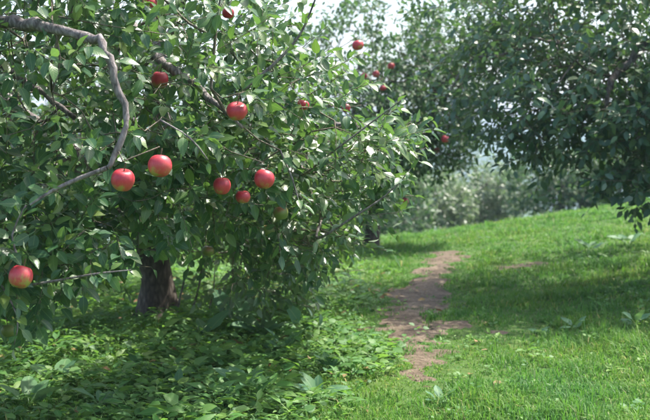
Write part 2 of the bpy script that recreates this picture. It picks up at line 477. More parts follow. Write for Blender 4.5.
def build_tree(label, trunk, limbs, blobs, n_shoots, leaf_mat, temps, leaf_size, group, named=(), extra_tips=(), reject=None,
               leaf_parts=0, leaves_per=12, min_clear=.28, shoot_len=(.16, .42), reject_shoot=None, droop=.25, twig_sides=4, far_from=None):
    base = np.array(trunk[0][:3], float); base[2] = float(terrain(base[0], base[1]))
    root = empty('apple_tree', base, label, 'tree', group)
    tb = np.array([t[:3] for t in trunk], float); tr = [t[3] for t in trunk]
    tp, trr = smooth_path(tb, tr, .06)
    # a little flare and burr at the foot
    V, L, N = tube_arrays(tp, trr, 24, .03)
    cen = np.repeat(tp, 24, axis=0); ang_ = np.tile(np.arange(24) / 24 * 6.283, len(tp))
    lump = 1 + .20 * (fbm(np.cos(ang_) * 1.3 + 5, np.sin(ang_) * 1.3 + V[:, 2] * 4.5, 71) - .5) + .16 * np.cos(4 * ang_ + V[:, 2] * 3) * np.exp(-np.maximum(V[:, 2] - tp[0, 2] - .1, 0) * 7)
    V = cen + (V - cen) * lump[:, None]
    link('trunk', mesh_np('trunk', V, L, N), M['bark'], root)
    nodes = [p for p in tp[len(tp) // 2:]]; parent = [-1] * len(nodes)
    for pts, rads in limbs:
        q, qr = smooth_path(pts, rads, .05)
        jit = rng.normal(size=q.shape) * (.25 * np.minimum(qr, .02))[:, None]; jit[0] = 0
        along = np.arange(len(q))
        kn = 1 + .30 * (noise2(along * .9, along * 0 + len(nodes), 5) - .5) + np.where(rng.random(len(q)) < .10, .28, 0)
        V, L, N = tube_arrays(q + jit, qr * kn, 10, .10)
        link('limb', mesh_np('limb', V, L, N), M['limb'], root)
        for p in q[len(q) // 4::3]: nodes.append(p); parent.append(-1)
    shoots = []                                   # (chain nodes, directions)
    LP, LD, LN, LS = [], [], [], []
    def leaf_along(pt, tdir, out, size, nleaf, first):
        pass
    nsk = len(nodes)
    NA = np.zeros((60000, 3)); NA[:nsk] = np.array(nodes); cnt = nsk
    load = np.zeros(60000); par = np.full(60000, -1)
    chains = []
    ctr = np.array([np.average([b[0][i] for b in blobs], weights=[b[2] for b in blobs]) for i in range(3)])
    def attach(P):
        nonlocal cnt
        d = np.linalg.norm(NA[:cnt] - P, axis=1)
        j = int(np.argmin(d)); a = NA[j].copy(); dist = d[j]
        k = max(1, int(dist / .11))
        idx = [j]
        bow = rand_unit(1)[0] * dist * .10 + np.array([0, 0, -.06 * dist])
        for i in range(1, k + 1):
            t = i / k
            NA[cnt] = a + (P - a) * t + bow * math.sin(math.pi * t)
            par[cnt] = idx[-1]; idx.append(cnt); cnt += 1
        return idx, nrm(P - a) if dist > 1e-4 else np.array([0, 0, 1.0])
    # ---- hand-laid visible branches
    pre = []
    for pts, rads, leafy in named:
        q, qr = smooth_path(pts, rads, .05)
        idx, _ = attach(q[0])
        chains.append((idx, None))
        V, L, N = tube_arrays(q, qr, 7, .08)
        link('branch', mesh_np('branch', V, L, N), M['limb'], root)
        for p in q[1:]:
            NA[cnt] = p; par[cnt] = idx[-1]; idx.append(cnt); cnt += 1
        if leafy: pre.append((q, leafy))
    P = sample_blobs(blobs, n_shoots)
    gz = terrain(P[:, 0], P[:, 1])
    P = P[P[:, 2] > gz + min_clear]
    if reject_shoot is not None: P = P[~reject_shoot(P)]
    d0 = np.array([np.min(np.linalg.norm(NA[:cnt] - p, axis=1)) for p in P])
    P = P[np.argsort(d0)]
    stems = []
    for p in P:
        idx, ad = attach(p)
        j = idx[-1]
        out = nrm((p - ctr) * np.array([1, 1, .5]))
        dirn = nrm(ad * .5 + out * .7 + np.array([0, 0, .35 - droop]) + rng.normal(size=3) * .35)
        ln = rng.uniform(*shoot_len); k = 4
        pts = [NA[j].copy()]
        for i in range(k):
            dirn = nrm(dirn + np.array([0, 0, rng.uniform(-.10, .16)]) + rng.normal(size=3) * .07)
            NA[cnt] = pts[-1] + dirn * ln / k; par[cnt] = idx[-1]; idx.append(cnt); pts.append(NA[cnt].copy()); cnt += 1
        chains.append((idx, None)); stems.append((np.array(pts), out, leaves_per))
    for tip in extra_tips:                          # short spurs that carry the fruit
        idx, _ = attach(np.array(tip)); chains.append((idx, None))
        for i in idx[1:]: load[i] += 1
    for q, leafy in pre:
        stems.append((q, nrm((q[-1] - ctr) * np.array([1, 1, .5])), leafy))
    for idx, _ in chains: load[idx[-1]] += 1
    for i in range(cnt - 1, -1, -1):
        if par[i] >= 0: load[par[i]] += load[i]
    rad = .0017 * np.maximum(load, 1) ** .42
    tw = Tubes()
    for idx, _ in chains:
        r = np.minimum(rad[idx], .024); r[0] = min(r[0], r[1] * 1.1) if len(r) > 1 else r[0]
        tw.add(NA[idx], r, twig_sides)
    t_o = link('twigs', tw.mesh('twigs'), M['twig'], root); t_o['kind'] = 'stuff'
    # ---- leaves
    for pts, out, nl in stems:
        seg = np.linalg.norm(np.diff(pts, axis=0), axis=1); cum = np.concatenate([[0], np.cumsum(seg)])
        nl = max(4, int(nl * rng.uniform(.7, 1.3)))
        tt = np.sort(rng.uniform(.12, 1.0, nl)); tt[-1] = 1.0
        s_ = tt * cum[-1]
        pos = np.stack([np.interp(s_, cum, pts[:, i]) for i in range(3)], 1)
        td = nrm(pts[-1] - pts[0])
        a0 = rng.random() * 6.28
        ang = a0 + np.arange(nl) * 2.4
        A = nrm(np.cross(td, [.1, .2, 1.0])); B = np.cross(td, A)
        radial = np.cos(ang)[:, None] * A + np.sin(ang)[:, None] * B
        d = nrm(td * rng.uniform(.25, .9, (nl, 1)) + radial * .85 + np.array([0, 0, -1.0]) * rng.uniform(-.15, .5, (nl, 1)) + out * .25)
        nn = nrm(np.array([0, 0, .75]) + out * .62 + radial * .2 + rng.normal(size=(nl, 3)) * .36)
        sz = leaf_size * rng.uniform(.58, 1.25, nl)
        LP.append(pos + d * (sz * .3)[:, None]); LD.append(d); LN.append(nn); LS.append(sz)
    LP = np.concatenate(LP); LD = np.concatenate(LD); LN = np.concatenate(LN); LS = np.concatenate(LS)
    ok = LP[:, 2] > terrain(LP[:, 0], LP[:, 1]) + .10
    if reject is not None: ok &= ~reject(LP + LD * LS[:, None] * .5)
    LP, LD, LN, LS = LP[ok], LD[ok], LN[ok], LS[ok]
    n = len(LP)
    var = rng.integers(0, len(temps), n); rnd = rng.random(n)
    if far_from is not None:                      # leaves on the far side of the crown: simpler blades
        fars = LP[:, 1] > far_from
        var = np.where(fars, len(temps) + rng.integers(0, len(MID), n), var); temps = temps + MID
    part = np.zeros(n, bool)
    if leaf_parts:
        c = LP + LD * LS[:, None] * .5
        x, y, z = proj(c)
        inf = (x > 2) & (x < 648) & (y > 2) & (y < 418)
        cell = 5.0
        cx, cy = (x / cell).astype(int), (y / cell).astype(int)
        zb = np.full((400, 400), 1e9)
        for i in np.nonzero(inf)[0]:
            for dx in (-1, 0, 1):
                for dy in (-1, 0, 1):
                    a, b = cx[i] + dx, cy[i] + dy
                    if 0 <= a < 400 and 0 <= b < 400 and z[i] < zb[a, b]: zb[a, b] = z[i]
        vis = inf.copy()
        vis[inf] = z[inf] <= zb[cx[inf], cy[inf]] + .04
        face = np.abs((nrm(LN) * nrm(CAM - c)).sum(1))
        score = np.where(vis, (LS / z) ** 2 * (.3 + face), -1)
        part[np.argsort(-score)[:leaf_parts]] = True
        tm = []
        for i, (tv, tl, tn, tu) in enumerate(temps):
            me = mesh_np('leaf', tv, tl, tn, tu); me.materials.append(leaf_mat); tm.append(me)
        D = nrm(LD); Nn = nrm(LN - (LN * D).sum(1, keepdims=True) * D); X = np.cross(D, Nn)
        loc = Vector(base)
        for i in np.nonzero(part)[0]:
            o = bpy.data.objects.new('leaf', tm[var[i]]); COL.objects.link(o)
            o.parent = root
            s_ = LS[i]
            m = Matrix(((X[i, 0] * s_, D[i, 0] * s_, Nn[i, 0] * s_, LP[i, 0] - loc.x), (X[i, 1] * s_, D[i, 1] * s_, Nn[i, 1] * s_, LP[i, 1] - loc.y),
                        (X[i, 2] * s_, D[i, 2] * s_, Nn[i, 2] * s_, LP[i, 2] - loc.z), (0, 0, 0, 1)))
            o.matrix_basis = m
    k = ~part
    cr = link('crown', leaves_mesh('crown', temps, var[k], LP[k], LD[k], LN[k], LS[k], rnd[k]), leaf_mat, root)
    cr['kind'] = 'stuff'
    print('tree', label, 'leaves', n, 'shoots', len(P), 'nodes', cnt)
    return root

# ------------------------------------------------------------------ apples: (px, py, diameter px, distance, ripe, tilt deg, pocket, label)
APPLES = [
    (123, 180, 24, 4.20, 1, 16, 1.0, 'red apple with green base below the bent grey branch'),
    (160, 166, 25, 4.22, 1, -14, 1.0, 'red apple just right of the bent branch, upper of a close pair'),
    (160, 80, 18, 5.15, 1, 10, .9, 'shaded dark red apple at the thick limb high in the left tree'),
    (237, 111, 21, 4.75, 1, 22, .85, 'red apple half under a leaf, right of the thick limb end'),
    (222, 186, 18, 4.95, 1, -8, .6, 'small narrow red apple left of a larger one at mid crown'),
    (264, 179, 21, 4.70, 1, 18, .95, 'rightmost large red apple at mid crown of the left tree'),
    (243, 197, 15, 5.15, 1, 5, .35, 'dull red apple half hidden below and between two brighter ones'),
    (21, 277, 24, 4.15, 1, -18, 1.0, 'bright red apple low at the far left edge above drooping leaves'),
    (281, 213, 15, 5.50, 0, 12, .1, 'dull brownish apple deep in leaves below the rightmost large one'),
    (268, 231, 14, 5.70, 0, 8, .35, 'yellow green unripe apple low in the right of the left tree'),
    (208, 251, 12, 5.80, 0, -10, .5, 'small green apple in dark leaves right of the trunk'),
    (303, 105, 12, 5.45, 1, 15, .5, 'small pinkish apple high among pale leaves on the outer twigs'),
    (228, 13, 12, 5.60, 1, 6, .7, 'small red apple near the top edge beside an upright twig'),
    (150, 4, 16, 5.15, 1, 6, .2, 'brownish red apple cut by the top edge above the bent branch'),
    (8, 331, 13, 4.60, 0, 6, .1, 'dull apple among low leaves under the bright leftmost apple'),
    (358, 45, 11, 7.60, 1, 12, .6, 'bright red apple against white sky at the upper centre'),
    (346, 108, 9, 7.40, 1, -5, .9, 'tiny red apple at the right fringe of the left tree'),
]
APP2 = [   # on the trees further back
    (391, 66, 7.0, 13.4, 'tiny red apple highest of the cluster in the middle tree'),
    (376, 74, 7.2, 13.3, 'tiny red apple second highest in the middle tree cluster'),
    (364, 76, 6.6, 13.4, 'tiny red apple at the left of the middle tree cluster'),
    (383, 88, 6.6, 13.3, 'tiny red apple lowest of the cluster in the middle tree'),
    (445, 139, 7.4, 13.2, 'small red apple against the blue gap left of the right tree'),
    (405, 201, 7.0, 13.8, 'small red apple low in the middle tree above the grass'),
    (437, 150, 6.0, 13.9, 'tiny red apple just left and below the one in the blue gap'),
]
apples3d = [(at(a[0], a[1], a[3]), a[2] / F * a[3] * .5, a[6]) for a in APPLES]
app2d = [(at(a[0], a[1], a[3]), a[2] / F * a[3] * .5, .95) for a in APP2]

def seg_dist(P, A, B):
    ab = B - A
    t = np.clip(((P - A) @ ab) / (ab @ ab), 0, 1)
    return np.linalg.norm(P - A - t[:, None] * ab, axis=1)

def pocket(P, items, depth=.9, extra=.030):
    """growers thin the leaves in front of the fruit: open pockets in the foliage"""
    bad = np.zeros(len(P), bool)
    for A, r, amt in items:
        B = A + nrm(CAM - A) * depth
        d = seg_dist(P, A, B)
        bad |= (d < r + extra * amt) & (rng.random(len(P)) < amt)
    return bad

# ------------------------------------------------------------------ the near tree at left
tz = float(terrain(-1.31, 8.55))
fork = (-1.33, 8.45, .74)
trunk0 = [(-1.30, 8.55, tz - .12, .25), (-1.30, 8.55, tz + .03, .168), (-1.31, 8.53, .28, .125), (-1.34, 8.50, .52, .120), (fork[0], fork[1], .80, .115)]
limb_bent = [fork, (-1.75, 7.5, 1.30), (-2.1, 6.3, 1.78), (-1.95, 5.3, 1.93), at(-25, 20, 4.75), at(0, 22, 4.55), at(45, 27, 4.42), at(86, 37, 4.35), at(99, 41, 4.33), at(106, 51, 4.32),
             at(112, 66, 4.30), at(119, 90, 4.29), at(127, 116, 4.28), at(122, 138, 4.27), at(113, 158, 4.26), at(107, 168, 4.25)]
r_bent = [.085, .06, .045, .034, .026, .024, .022, .020, .021, .018, .0155, .0145, .013, .0115, .010, .009]
limbs0 = [
    (limb_bent, r_bent),
    ([fork, (-2.1, 7.7, 1.45), (-2.3, 6.6, 1.85), at(-25, 50, 5.7), at(0, 65, 5.55), at(38, 90, 5.4), at(75, 118, 5.3)], [.07, .05, .035, .024, .020, .017, .011]),
    ([fork, (-1.40, 7.4, 1.65), (-1.15, 6.2, 2.02), at(150, 50, 5.45), at(168, 66, 5.25), at(187, 79, 5.15), at(210, 98, 5.0), at(243, 128, 4.9)], [.08, .05, .034, .024, .022, .022, .015, .006]),
    ([fork, (-.95, 7.9, 1.2), (-.45, 7.1, 1.40), (0, 6.5, 1.45), (.22, 6.1, 1.42)], [.07, .045, .03, .018, .008]),
    ([fork, (-.85, 8.0, .85), (-.35, 7.5, .95), (.05, 7.2, .85)], [.055, .035, .02, .008]),
    ([fork, (-1.6, 9.3, 1.5), (-2.0, 10.2, 2.2)], [.07, .04, .015]),
    ([fork, (-1.2, 8.0, 1.9), (-1.1, 7.4, 3.1)], [.08, .05, .015]),
    ([fork, (-.7, 9.1, 1.4), (-.2, 9.7, 2.1)], [.06, .035, .012]),
    ([fork, (-2.0, 7.7, .95), (-2.1, 6.2, 1.12), (-1.75, 5.2, .98), (-1.4, 4.6, .92)], [.06, .04, .028, .016, .007]),
    ([fork, (-2.3, 8.3, 1.3), (-3.4, 7.8, 1.9)], [.06, .035, .012]),
    ([fork, (-1.0, 7.2, 2.0), (-.6, 6.1, 2.5)], [.06, .035, .012]),
]
named0 = [  # (points, radii, leaves)
    ([at(107, 168, 4.25), at(80, 178, 4.25), at(50, 192, 4.2), at(30, 205, 4.15)], [.010, .009, .007, .004], 9),
    ([at(245, 88, 5.0), at(272, 66, 5.0), at(299, 36, 5.0), at(315, 0, 4.95), at(325, -28, 4.9)], [.008, .008, .006, .004, .003], 16),
    ([at(211, 88, 4.9), at(214, 50, 4.9), at(220, 0, 4.9), at(224, -35, 4.9)], [.006, .005, .004, .003], 12),
    ([(-.02, 6.7, .88), at(318, 238, 5.6), at(352, 218, 5.4), at(385, 196, 5.35), at(405, 176, 5.3), at(417, 161, 5.3)], [.009, .007, .006, .004, .003, .002], 24),
    ([(-.05, 6.4, 1.38), at(300, 175, 5.7), at(335, 150, 5.4), at(372, 122, 5.35), at(404, 98, 5.3)], [.008, .007, .005, .004, .002], 22),
    ([at(20, 287, 4.35), at(55, 281, 4.3), at(95, 274, 4.25), at(131, 270, 4.2)], [.006, .005, .004, .002], 24),
    ([at(-12, 258, 4.3), at(4, 290, 4.25), at(18, 318, 4.2), at(14, 345, 4.2)], [.005, .004, .003, .002], 20),
    ([at(20, 262, 4.2), at(12, 235, 4.2), at(26, 205, 4.2)], [.005, .004, .003], 10),
    ([at(52, 92, 4.5), at(60, 60, 4.45), at(52, 20, 4.4)], [.005, .004, .003], 10),
    ([at(160, 120, 4.6), at(190, 138, 4.5), at(208, 160, 4.5)], [.005, .004, .003], 10),
    ([(-1.14, 8.42, .0), (-1.10, 8.34, .2), (-1.02, 8.3, .48)], [.010, .008, .004], 14),
    ([(-1.05, 8.50, .0), (-.98, 8.45, .22), (-.93, 8.4, .5)], [.009, .007, .003], 14),
    ([(-.92, 8.45, .0), (-.86, 8.4, .2), (-.84, 8.36, .42)], [.007, .006, .003], 12),
    ([at(280, 150, 5.1), at(292, 178, 5.05), at(300, 205, 5.0)], [.005, .004, .002], 12),
]
blobs0 = [
    ((-1.6, 7.5, 2.25), (2.2, 2.7, 1.6), 9.0),
    ((-1.45, 5.1, 1.62), (1.15, .85, 1.0), 3.6),
    ((-.55, 5.6, 1.75), (.55, .75, .85), 1.5),
    ((-.12, 6.3, 1.45), (.62, .95, .80), 2.0),
    ((-.42, 7.3, .92), (.52, .8, .62), 1.3),
    ((-1.42, 4.62, .85), (.42, .40, .24), .45),
    ((-2.3, 6.0, 1.1), (.8, 1.0, .6), .9),
    ((-1.9, 9.9, .85), (1.8, .7, .6), 2.6),
    ((-.6, 8.6, .85), (.75, .8, .55), 1.6),
    ((-1.75, 7.6, .98), (.95, 1.0, .5), 1.3),
]
cap_pts = [(q, .035) for q in smooth_path(limb_bent[5:], r_bent[5:], .10)[0]]
cap_pts += [(at(x, y, d), .03) for x, y, d in ((0, 65, 5.5), (18, 78, 5.45), (38, 90, 5.4), (175, 71, 5.2), (190, 82, 5.1), (203, 92, 5.05), (92, 173, 4.25), (70, 183, 4.24))]
def reject0(P):
    bad = pocket(P, apples3d)
    for q, r in cap_pts:
        bad |= (seg_dist(P, q, q + nrm(CAM - q) * .7) < r) & (rng.random(len(P)) < .62)
    # stay clear of the foot of the trunk
    bad |= (np.abs(P[:, 0] + 1.28 + (P[:, 1] - 8.5) * .13) < .17) & (P[:, 2] < .50 + (8.5 - P[:, 1]) * .09) & (P[:, 1] < 8.6) & (P[:, 1] > 5.5)
    return bad
def reject_shoot0(P):
    x, y, z = proj(P)
    low = (P[:, 2] < .46) & (P[:, 0] < -.75) & (P[:, 1] > 5.2) & (P[:, 1] < 9.2)     # open underneath near the trunk
    q = rng.random(len(P))
    thin = (P[:, 2] > 1.45) & (P[:, 0] > -1.0) & (q < .38)
    thin |= (P[:, 2] > 1.3) & (P[:, 0] > -1.2) & (P[:, 1] > 7.0) & (q < .45)
    thin |= (P[:, 2] > 2.25) & (q < .72)
    foot = (np.abs(P[:, 0] + 1.22 + (P[:, 1] - 8.5) * .13) < .40) & (P[:, 2] < .66 + (8.5 - P[:, 1]) * .09) & (P[:, 1] < 8.6) & (P[:, 1] > 5.5)
    thin |= (P[:, 2] > 1.40) & (P[:, 0] > -.02 + (1.70 - P[:, 2]) * .95)
    return low | thin | foot
tips0 = [A + np.array([0, 0, r * 1.55]) for A, r, _ in apples3d]
build_tree('large apple tree with dark trunk and ripe red apples filling the left', trunk0, limbs0, blobs0, 4200, M['leaf'], NEAR, .072, 'orchard apple trees',
           named0, tips0, reject0, leaf_parts=300, leaves_per=13, shoot_len=(.14, .38), far_from=6.6, reject_shoot=reject_shoot0)

# ------------------------------------------------------------------ other trees of the orchard
def auto_limbs(tx, ty, fz, blobs, n, r0=.07):
    out = []
    f = np.array([tx, ty, fz])
    for i in range(n):
        c, r, _ = blobs[i % len(blobs)]
        u = rand_unit(1)[0]; u[2] = abs(u[2]) * .7
        e = np.array(c) + u * np.array(r) * .62
        m = f * .55 + e * .45 + np.array([0, 0, .18]) + rng.normal(size=3) * .12
        out.append(([f, m, e], [r0, r0 * .55, r0 * .15]))
    return out

def auto_trunk(tx, ty, h, r):
    z = float(terrain(tx, ty))
    return [(tx, ty, z - .1, r * 1.5), (tx, ty, z + .06, r * 1.15), (tx + rng.normal() * .05, ty, z + h * .5, r), (tx + rng.normal() * .08, ty, z + h, r * .9)]

# right-hand tree: its crown hangs into the picture
rz = float(terrain(4.3, 10.6))
blobs2 = [((4.1, 10.4, 2.7 + .1), (2.5, 2.4, 1.55), 7), ((2.25, 9.5, 2.15), (1.0, 1.3, .95), 2.2), ((3.0, 9.2, 1.75), (1.0, .9, .78), 1.7), ((1.75, 10.3, 2.7), (.85, 1.0, .75), 1.2), ((2.85, 8.8, 1.28), (.75, .6, .52), 1.2), ((1.75, 9.7, 1.85), (.75, .8, .62), 1.5), ((2.45, 9.3, 1.55), (.75, .8, .55), 1.2), ((3.0, 9.3, 2.9), (1.3, 1.2, .9), 1.4)]
limbs2 = [([(4.3, 10.6, rz + .85), (3.6, 10.0, 1.75), at(652, 46, 9.2), at(630, 62, 9.15), at(614, 76, 9.1), at(608, 92, 9.05), at(606, 108, 9.0)], [.08, .06, .042, .036, .030, .024, .012]),
          ([(4.3, 10.6, rz + .85), (3.5, 10.3, 1.7), (2.6, 9.9, 2.1), (1.8, 9.8, 2.3)], [.08, .055, .03, .01]),
          ([(4.3, 10.6, rz + .85), (3.7, 9.9, 1.4), (3.1, 9.2, 1.5), (2.6, 8.9, 1.45)], [.06, .04, .025, .01])] + auto_limbs(4.3, 10.6, rz + .85, blobs2[:1], 6)
named2 = [([at(447, 98, 9.7), at(462, 70, 9.7), at(475, 58, 9.65), at(500, 55, 9.6), at(525, 48, 9.6)][::-1], [.012, .011, .010, .008, .005], 8),
          ([at(575, 60, 9.1), at(556, 88, 9.0), at(545, 110, 8.9)], [.008, .006, .004], 8)]
cap2 = smooth_path(limbs2[0][0][2:], limbs2[0][1][2:], .12)[0]
def reject2(P):
    bad = np.zeros(len(P), bool)
    for q in cap2:
        bad |= (seg_dist(P, q, q + nrm(CAM - q) * 1.4) < .06) & (rng.random(len(P)) < .7)
    return bad
build_tree('leafy apple tree at right hanging its dark crown over the grass lane', auto_trunk(4.3, 10.6, .9, .13), limbs2, blobs2, 2250, M['leaf_sky_tint'], MID, .082,
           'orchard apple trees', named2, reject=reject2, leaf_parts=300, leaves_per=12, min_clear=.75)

# middle tree in the row behind the near one
app_mid_tips = [A + np.array([0, 0, r * 1.5]) for A, r, _ in app2d]
blobs1 = [((.55, 14.5, 2.0), (1.25, 1.5, 1.25), 4), ((1.15, 14.0, 1.75), (.75, .9, .8), 1.6), ((.3, 14.2, 1.0), (.8, 1.0, .6), 1.3), ((1.7, 14.4, 2.35), (.75, .9, .8), 1.6), ((1.45, 14.2, 1.45), (.5, .6, .45), .7), ((-.5, 14.9, 1.1), (.9, .9, .6), 1.0)]
build_tree('smaller apple tree dotted with tiny red apples at the centre background', auto_trunk(.62, 14.6, .7, .09), auto_limbs(.62, 14.6, .65, blobs1, 9), blobs1, 1900, M['leaf_far'], MID, .075,
           'orchard apple trees', extra_tips=app_mid_tips, reject=lambda P: pocket(P, app2d, 1.6, .05), leaves_per=11, min_clear=.35)

def simple_tree(label, x, y, rad, h, n, mat, size=.09, temps=FARL, clear=.3, lp=10):
    z = float(terrain(x, y))
    bl = [((x, y, z + h * .58), (rad, rad, h * .42), 4)]
    for k in range(3):
        a = rng.random() * 6.28
        bl.append(((x + math.cos(a) * rad * .55, y + math.sin(a) * rad * .55, z + h * rng.uniform(.38, .6)), (rad * .55, rad * .55, h * .3), 1.2))
    build_tree(label, auto_trunk(x, y, h * .3, .06 + .015 * rad), auto_limbs(x, y, z + h * .3, bl, 7, .05), bl, n, mat, temps, size, 'orchard apple trees',
               leaves_per=lp, min_clear=clear, twig_sides=3)

FAR = [  # x, y, radius, height of the top above the camera level, shoots, material, leaf size, label
    (-3.6, 15.2, 2.1, 1.55, 700, 'leaf_far', .09, 'sunlit tree seen through gaps above the dark trunk at left'),
    (-1.3, 21.0, 2.0, .95, 560, 'leaf_far', .10, 'sunlit tree further back behind the fringe of the left tree'),
    (-5.6, 21.0, 2.2, 1.6, 420, 'leaf_far', .11, 'tree deep in the row at the far left behind the apples'),
    (1.15, 24.0, 1.3, .35, 460, 'leaf_far', .11, 'dim tree low between the middle tree and the pale trees'),
    (2.5, 29.0, 1.35, -.45, 760, 'leaf_haze_tint', .12, 'pale grey green tree left of the palest one beyond the lane'),
    (4.1, 31.0, 1.5, -.35, 900, 'leaf_haze_tint', .12, 'palest bushy tree beyond the end of the grass lane'),
    (5.7, 26.5, 1.3, .15, 800, 'leaf_far', .11, 'dark bushy tree under the right tree beyond the grass crest'),
    (7.5, 27.0, 1.6, .5, 800, 'leaf_far', .11, 'dark tree beyond the crest below the end of the right limb'),
    (9.3, 27.0, 1.6, .7, 420, 'leaf_far', .12, 'dark tree at the far right behind the hanging crown'),
    (.3, 33.0, 1.6, .3, 420, 'leaf_far', .13, 'farthest dim tree behind the middle tree'),
]
for (x, y, rad, top, n, mt, size, lab) in FAR:
    z = float(terrain(x, y)); h = CAM[2] + top - z
    bl = [((x, y, z + h * .58), (rad, rad, h * .42), 4), ((x, y - rad * .3, z + h * .28), (rad * .9, rad * .7, h * .24), 2.2)]
    for k in range(3):
        a = rng.random() * 6.28
        bl.append(((x + math.cos(a) * rad * .55, y + math.sin(a) * rad * .55, z + h * rng.uniform(.4, .66)), (rad * .55, rad * .55, h * .28), 1.2))
    build_tree(lab, auto_trunk(x, y, h * .3, .06 + .015 * rad), auto_limbs(x, y, z + h * .3, bl, 7, .05), bl, n, M[mt], FARL, size, 'orchard apple trees',
               leaves_per=10, min_clear=.12, twig_sides=3)

# ------------------------------------------------------------------ build the apples
def apple_meshes():
    prof = []
    for k in range(17):
        a = math.pi * k / 16
        r = math.sin(a) ** .92 * (1 + .05 * math.cos(a))
        z = math.cos(a) * 1.0
        if k < 4: z -= (.22, .16, .07, .015)[k]
        if k > 12: z += (.015, .05, .12, .17)[k - 13]
        prof.append((max(r, .004), z))
    ns = 22
    V, L, N = [], [], []
    for i, (r, z) in enumerate(prof):
        for j in range(ns):
            a = 2 * math.pi * j / ns
            lob = 1 + .022 * math.cos(5 * a) * (1 if z < 0 else .4) + .02 * math.cos(a + 1)
            V.append((r * lob * math.cos(a), r * lob * math.sin(a), z))
    for i in range(len(prof) - 1):
        for j in range(ns):
            a, b = i * ns + j, i * ns + (j + 1) % ns
            L += [a, a + ns, b + ns, b]; N.append(4)
    fruit = (np.array(V), np.array(L), np.array(N))
    sp, sr = smooth_path([(0, 0, .66), (.03, 0, 1.0), (.10, .03, 1.55)], [.055, .045, .06], .12)
    stem = tube_arrays(sp, sr, 6)
    cv, cl, cn = [], [], []
    for k in range(5):
        a = k * 2 * math.pi / 5
        b = len(cv)
        cv += [(.05 * math.cos(a - .6), .05 * math.sin(a - .6), -.76), (.05 * math.cos(a + .6), .05 * math.sin(a + .6), -.76), (.17 * math.cos(a), .17 * math.sin(a), -.86)]
        cl += [b, b + 1, b + 2]; cn.append(3)
    return fruit, stem, (np.array(cv), np.array(cl), np.array(cn))
AF, AS, AC = apple_meshes()
M['stem'] = bark_material('apple_stem', [(.3, (.07, .05, .03)), (.7, (.15, .12, .06))], 200)
M['sepal'] = bark_material('apple_sepal', [(.3, (.05, .04, .025)), (.7, (.12, .1, .06))], 200)
def put_apple(A, r, ripe, tilt, label, group):
    root = empty('apple', A, label, 'apple', group)
    root.rotation_euler = (R(tilt * .6), R(tilt), rng.random() * 6.28)
    root.scale = (rng.uniform(.93, 1.05), rng.uniform(.93, 1.05), rng.uniform(.90, 1.06))
    for nm, (v, l, n), mt in (('fruit', AF, M['apple'] if ripe else M['apple_green']), ('stem', AS, M['stem']), ('calyx', AC, M['sepal'])):
        me = mesh_np(nm, v * r, l, n); me.materials.append(mt)
        o = bpy.data.objects.new(nm, me); COL.objects.link(o); o.parent = root
for (A, r, _), a in zip(apples3d, APPLES):
    put_apple(A, r, a[4], a[5], a[7], 'apples on the near left tree')
for (A, r, _), a in zip(app2d, APP2):
    put_apple(A, r, 1, rng.uniform(-15, 15), a[4], 'apples on the middle tree')

# ------------------------------------------------------------------ grass
def lane_mix(x, y):
    """1 in the mown lane, 0 under the trees at left where broad-leaved weeds grow"""
    edge = .28 + .045 * (y - 6) + .55 * (fbm(x * 1.1 + 4, y * .9, 14) - .5)
    edge = np.where(y < 6.5, edge - .25 * (6.5 - y), edge)
    return sstep(-.22, .28, x - edge)

def scatter(x0, x1, y0, y1, dens):
    n = int((x1 - x0) * (y1 - y0) * dens)
    return rng.uniform(x0, x1, n), rng.uniform(y0, y1, n)

def in_view(x, y, m=.9):
    return np.abs(x) < .30 * y + m

bx, by = [], []
for (y0, y1, dens) in ((4.4, 7.0, 1050), (7.0, 9.5, 760), (9.5, 13, 480), (13, 17, 280), (17, 22, 110)):
    x, y = scatter(-.34 * y1 - 1, .34 * y1 + 1.2, y0, y1, dens)
    k = in_view(x, y, 1.0); bx.append(x[k]); by.append(y[k])
tx = np.concatenate(bx); ty = np.concatenate(by)
lm = lane_mix(tx, ty); dm = dirt_mask(tx, ty)
patch = fbm(tx * 1.6, ty * 1.6, 40)
bald = sstep(.60, .68, fbm(tx * 2.3 + 31, ty * 1.9, 61))
pk = (.40 + .60 * lm) * (.55 + .6 * patch) * (1 - .12 * bald) * np.where(dm > .10, .05, np.where(dm > .02, .16, np.where(dm > -.1, .8, 1.0)))
k = rng.random(len(tx)) < pk
tx, ty, patch, lm = tx[k], ty[k], patch[k], lm[k]
nb = 7                                            # blades per tuft
n = len(tx) * nb
cx = np.repeat(tx, nb) + rng.normal(size=n) * .018; cy = np.repeat(ty, nb) + rng.normal(size=n) * .018
far = np.clip(cy / 7.0, 1, 2.6)
h = (.030 + .055 * rng.random(n) ** 1.5) * (.6 + .9 * np.repeat(patch, nb)) * np.where(rng.random(n) < .03, 1.7, 1.0)
h *= .55 + .95 * noise2(cx * 4, cy * 4, 77) ** 1.5 + .5 * sstep(.62, .8, fbm(cx * 1.7, cy * 1.7, 78))
h *= np.where(dirt_mask(cx, cy) > -.22, .55, 1.0)
wd = (.0019 + .0018 * rng.random(n)) * far ** .8
az = rng.random(n) * 2 * np.pi; lean = rng.uniform(.25, 1.5, n)
dirx, diry = np.cos(az), np.sin(az)
sx, sy = -diry, dirx
cz = terrain(cx, cy) - .004
B = np.zeros((n, 5, 3))
for q, (f, ln_, ww) in enumerate(((0, 0, 1), (0, 0, -1), (.55, .30, .85), (.55, .30, -.85), (1.0, 1.0, 0))):
    zf = f * (1 - .18 * lean) if f < 1 else (1 - .45 * lean)
    B[:, q, 0] = cx + dirx * lean * h * ln_ * .75 + sx * wd * ww
    B[:, q, 1] = cy + diry * lean * h * ln_ * .75 + sy * wd * ww
    B[:, q, 2] = cz + h * zf
tl = np.array([0, 1, 3, 2, 2, 3, 4]); tn = np.array([4, 3])
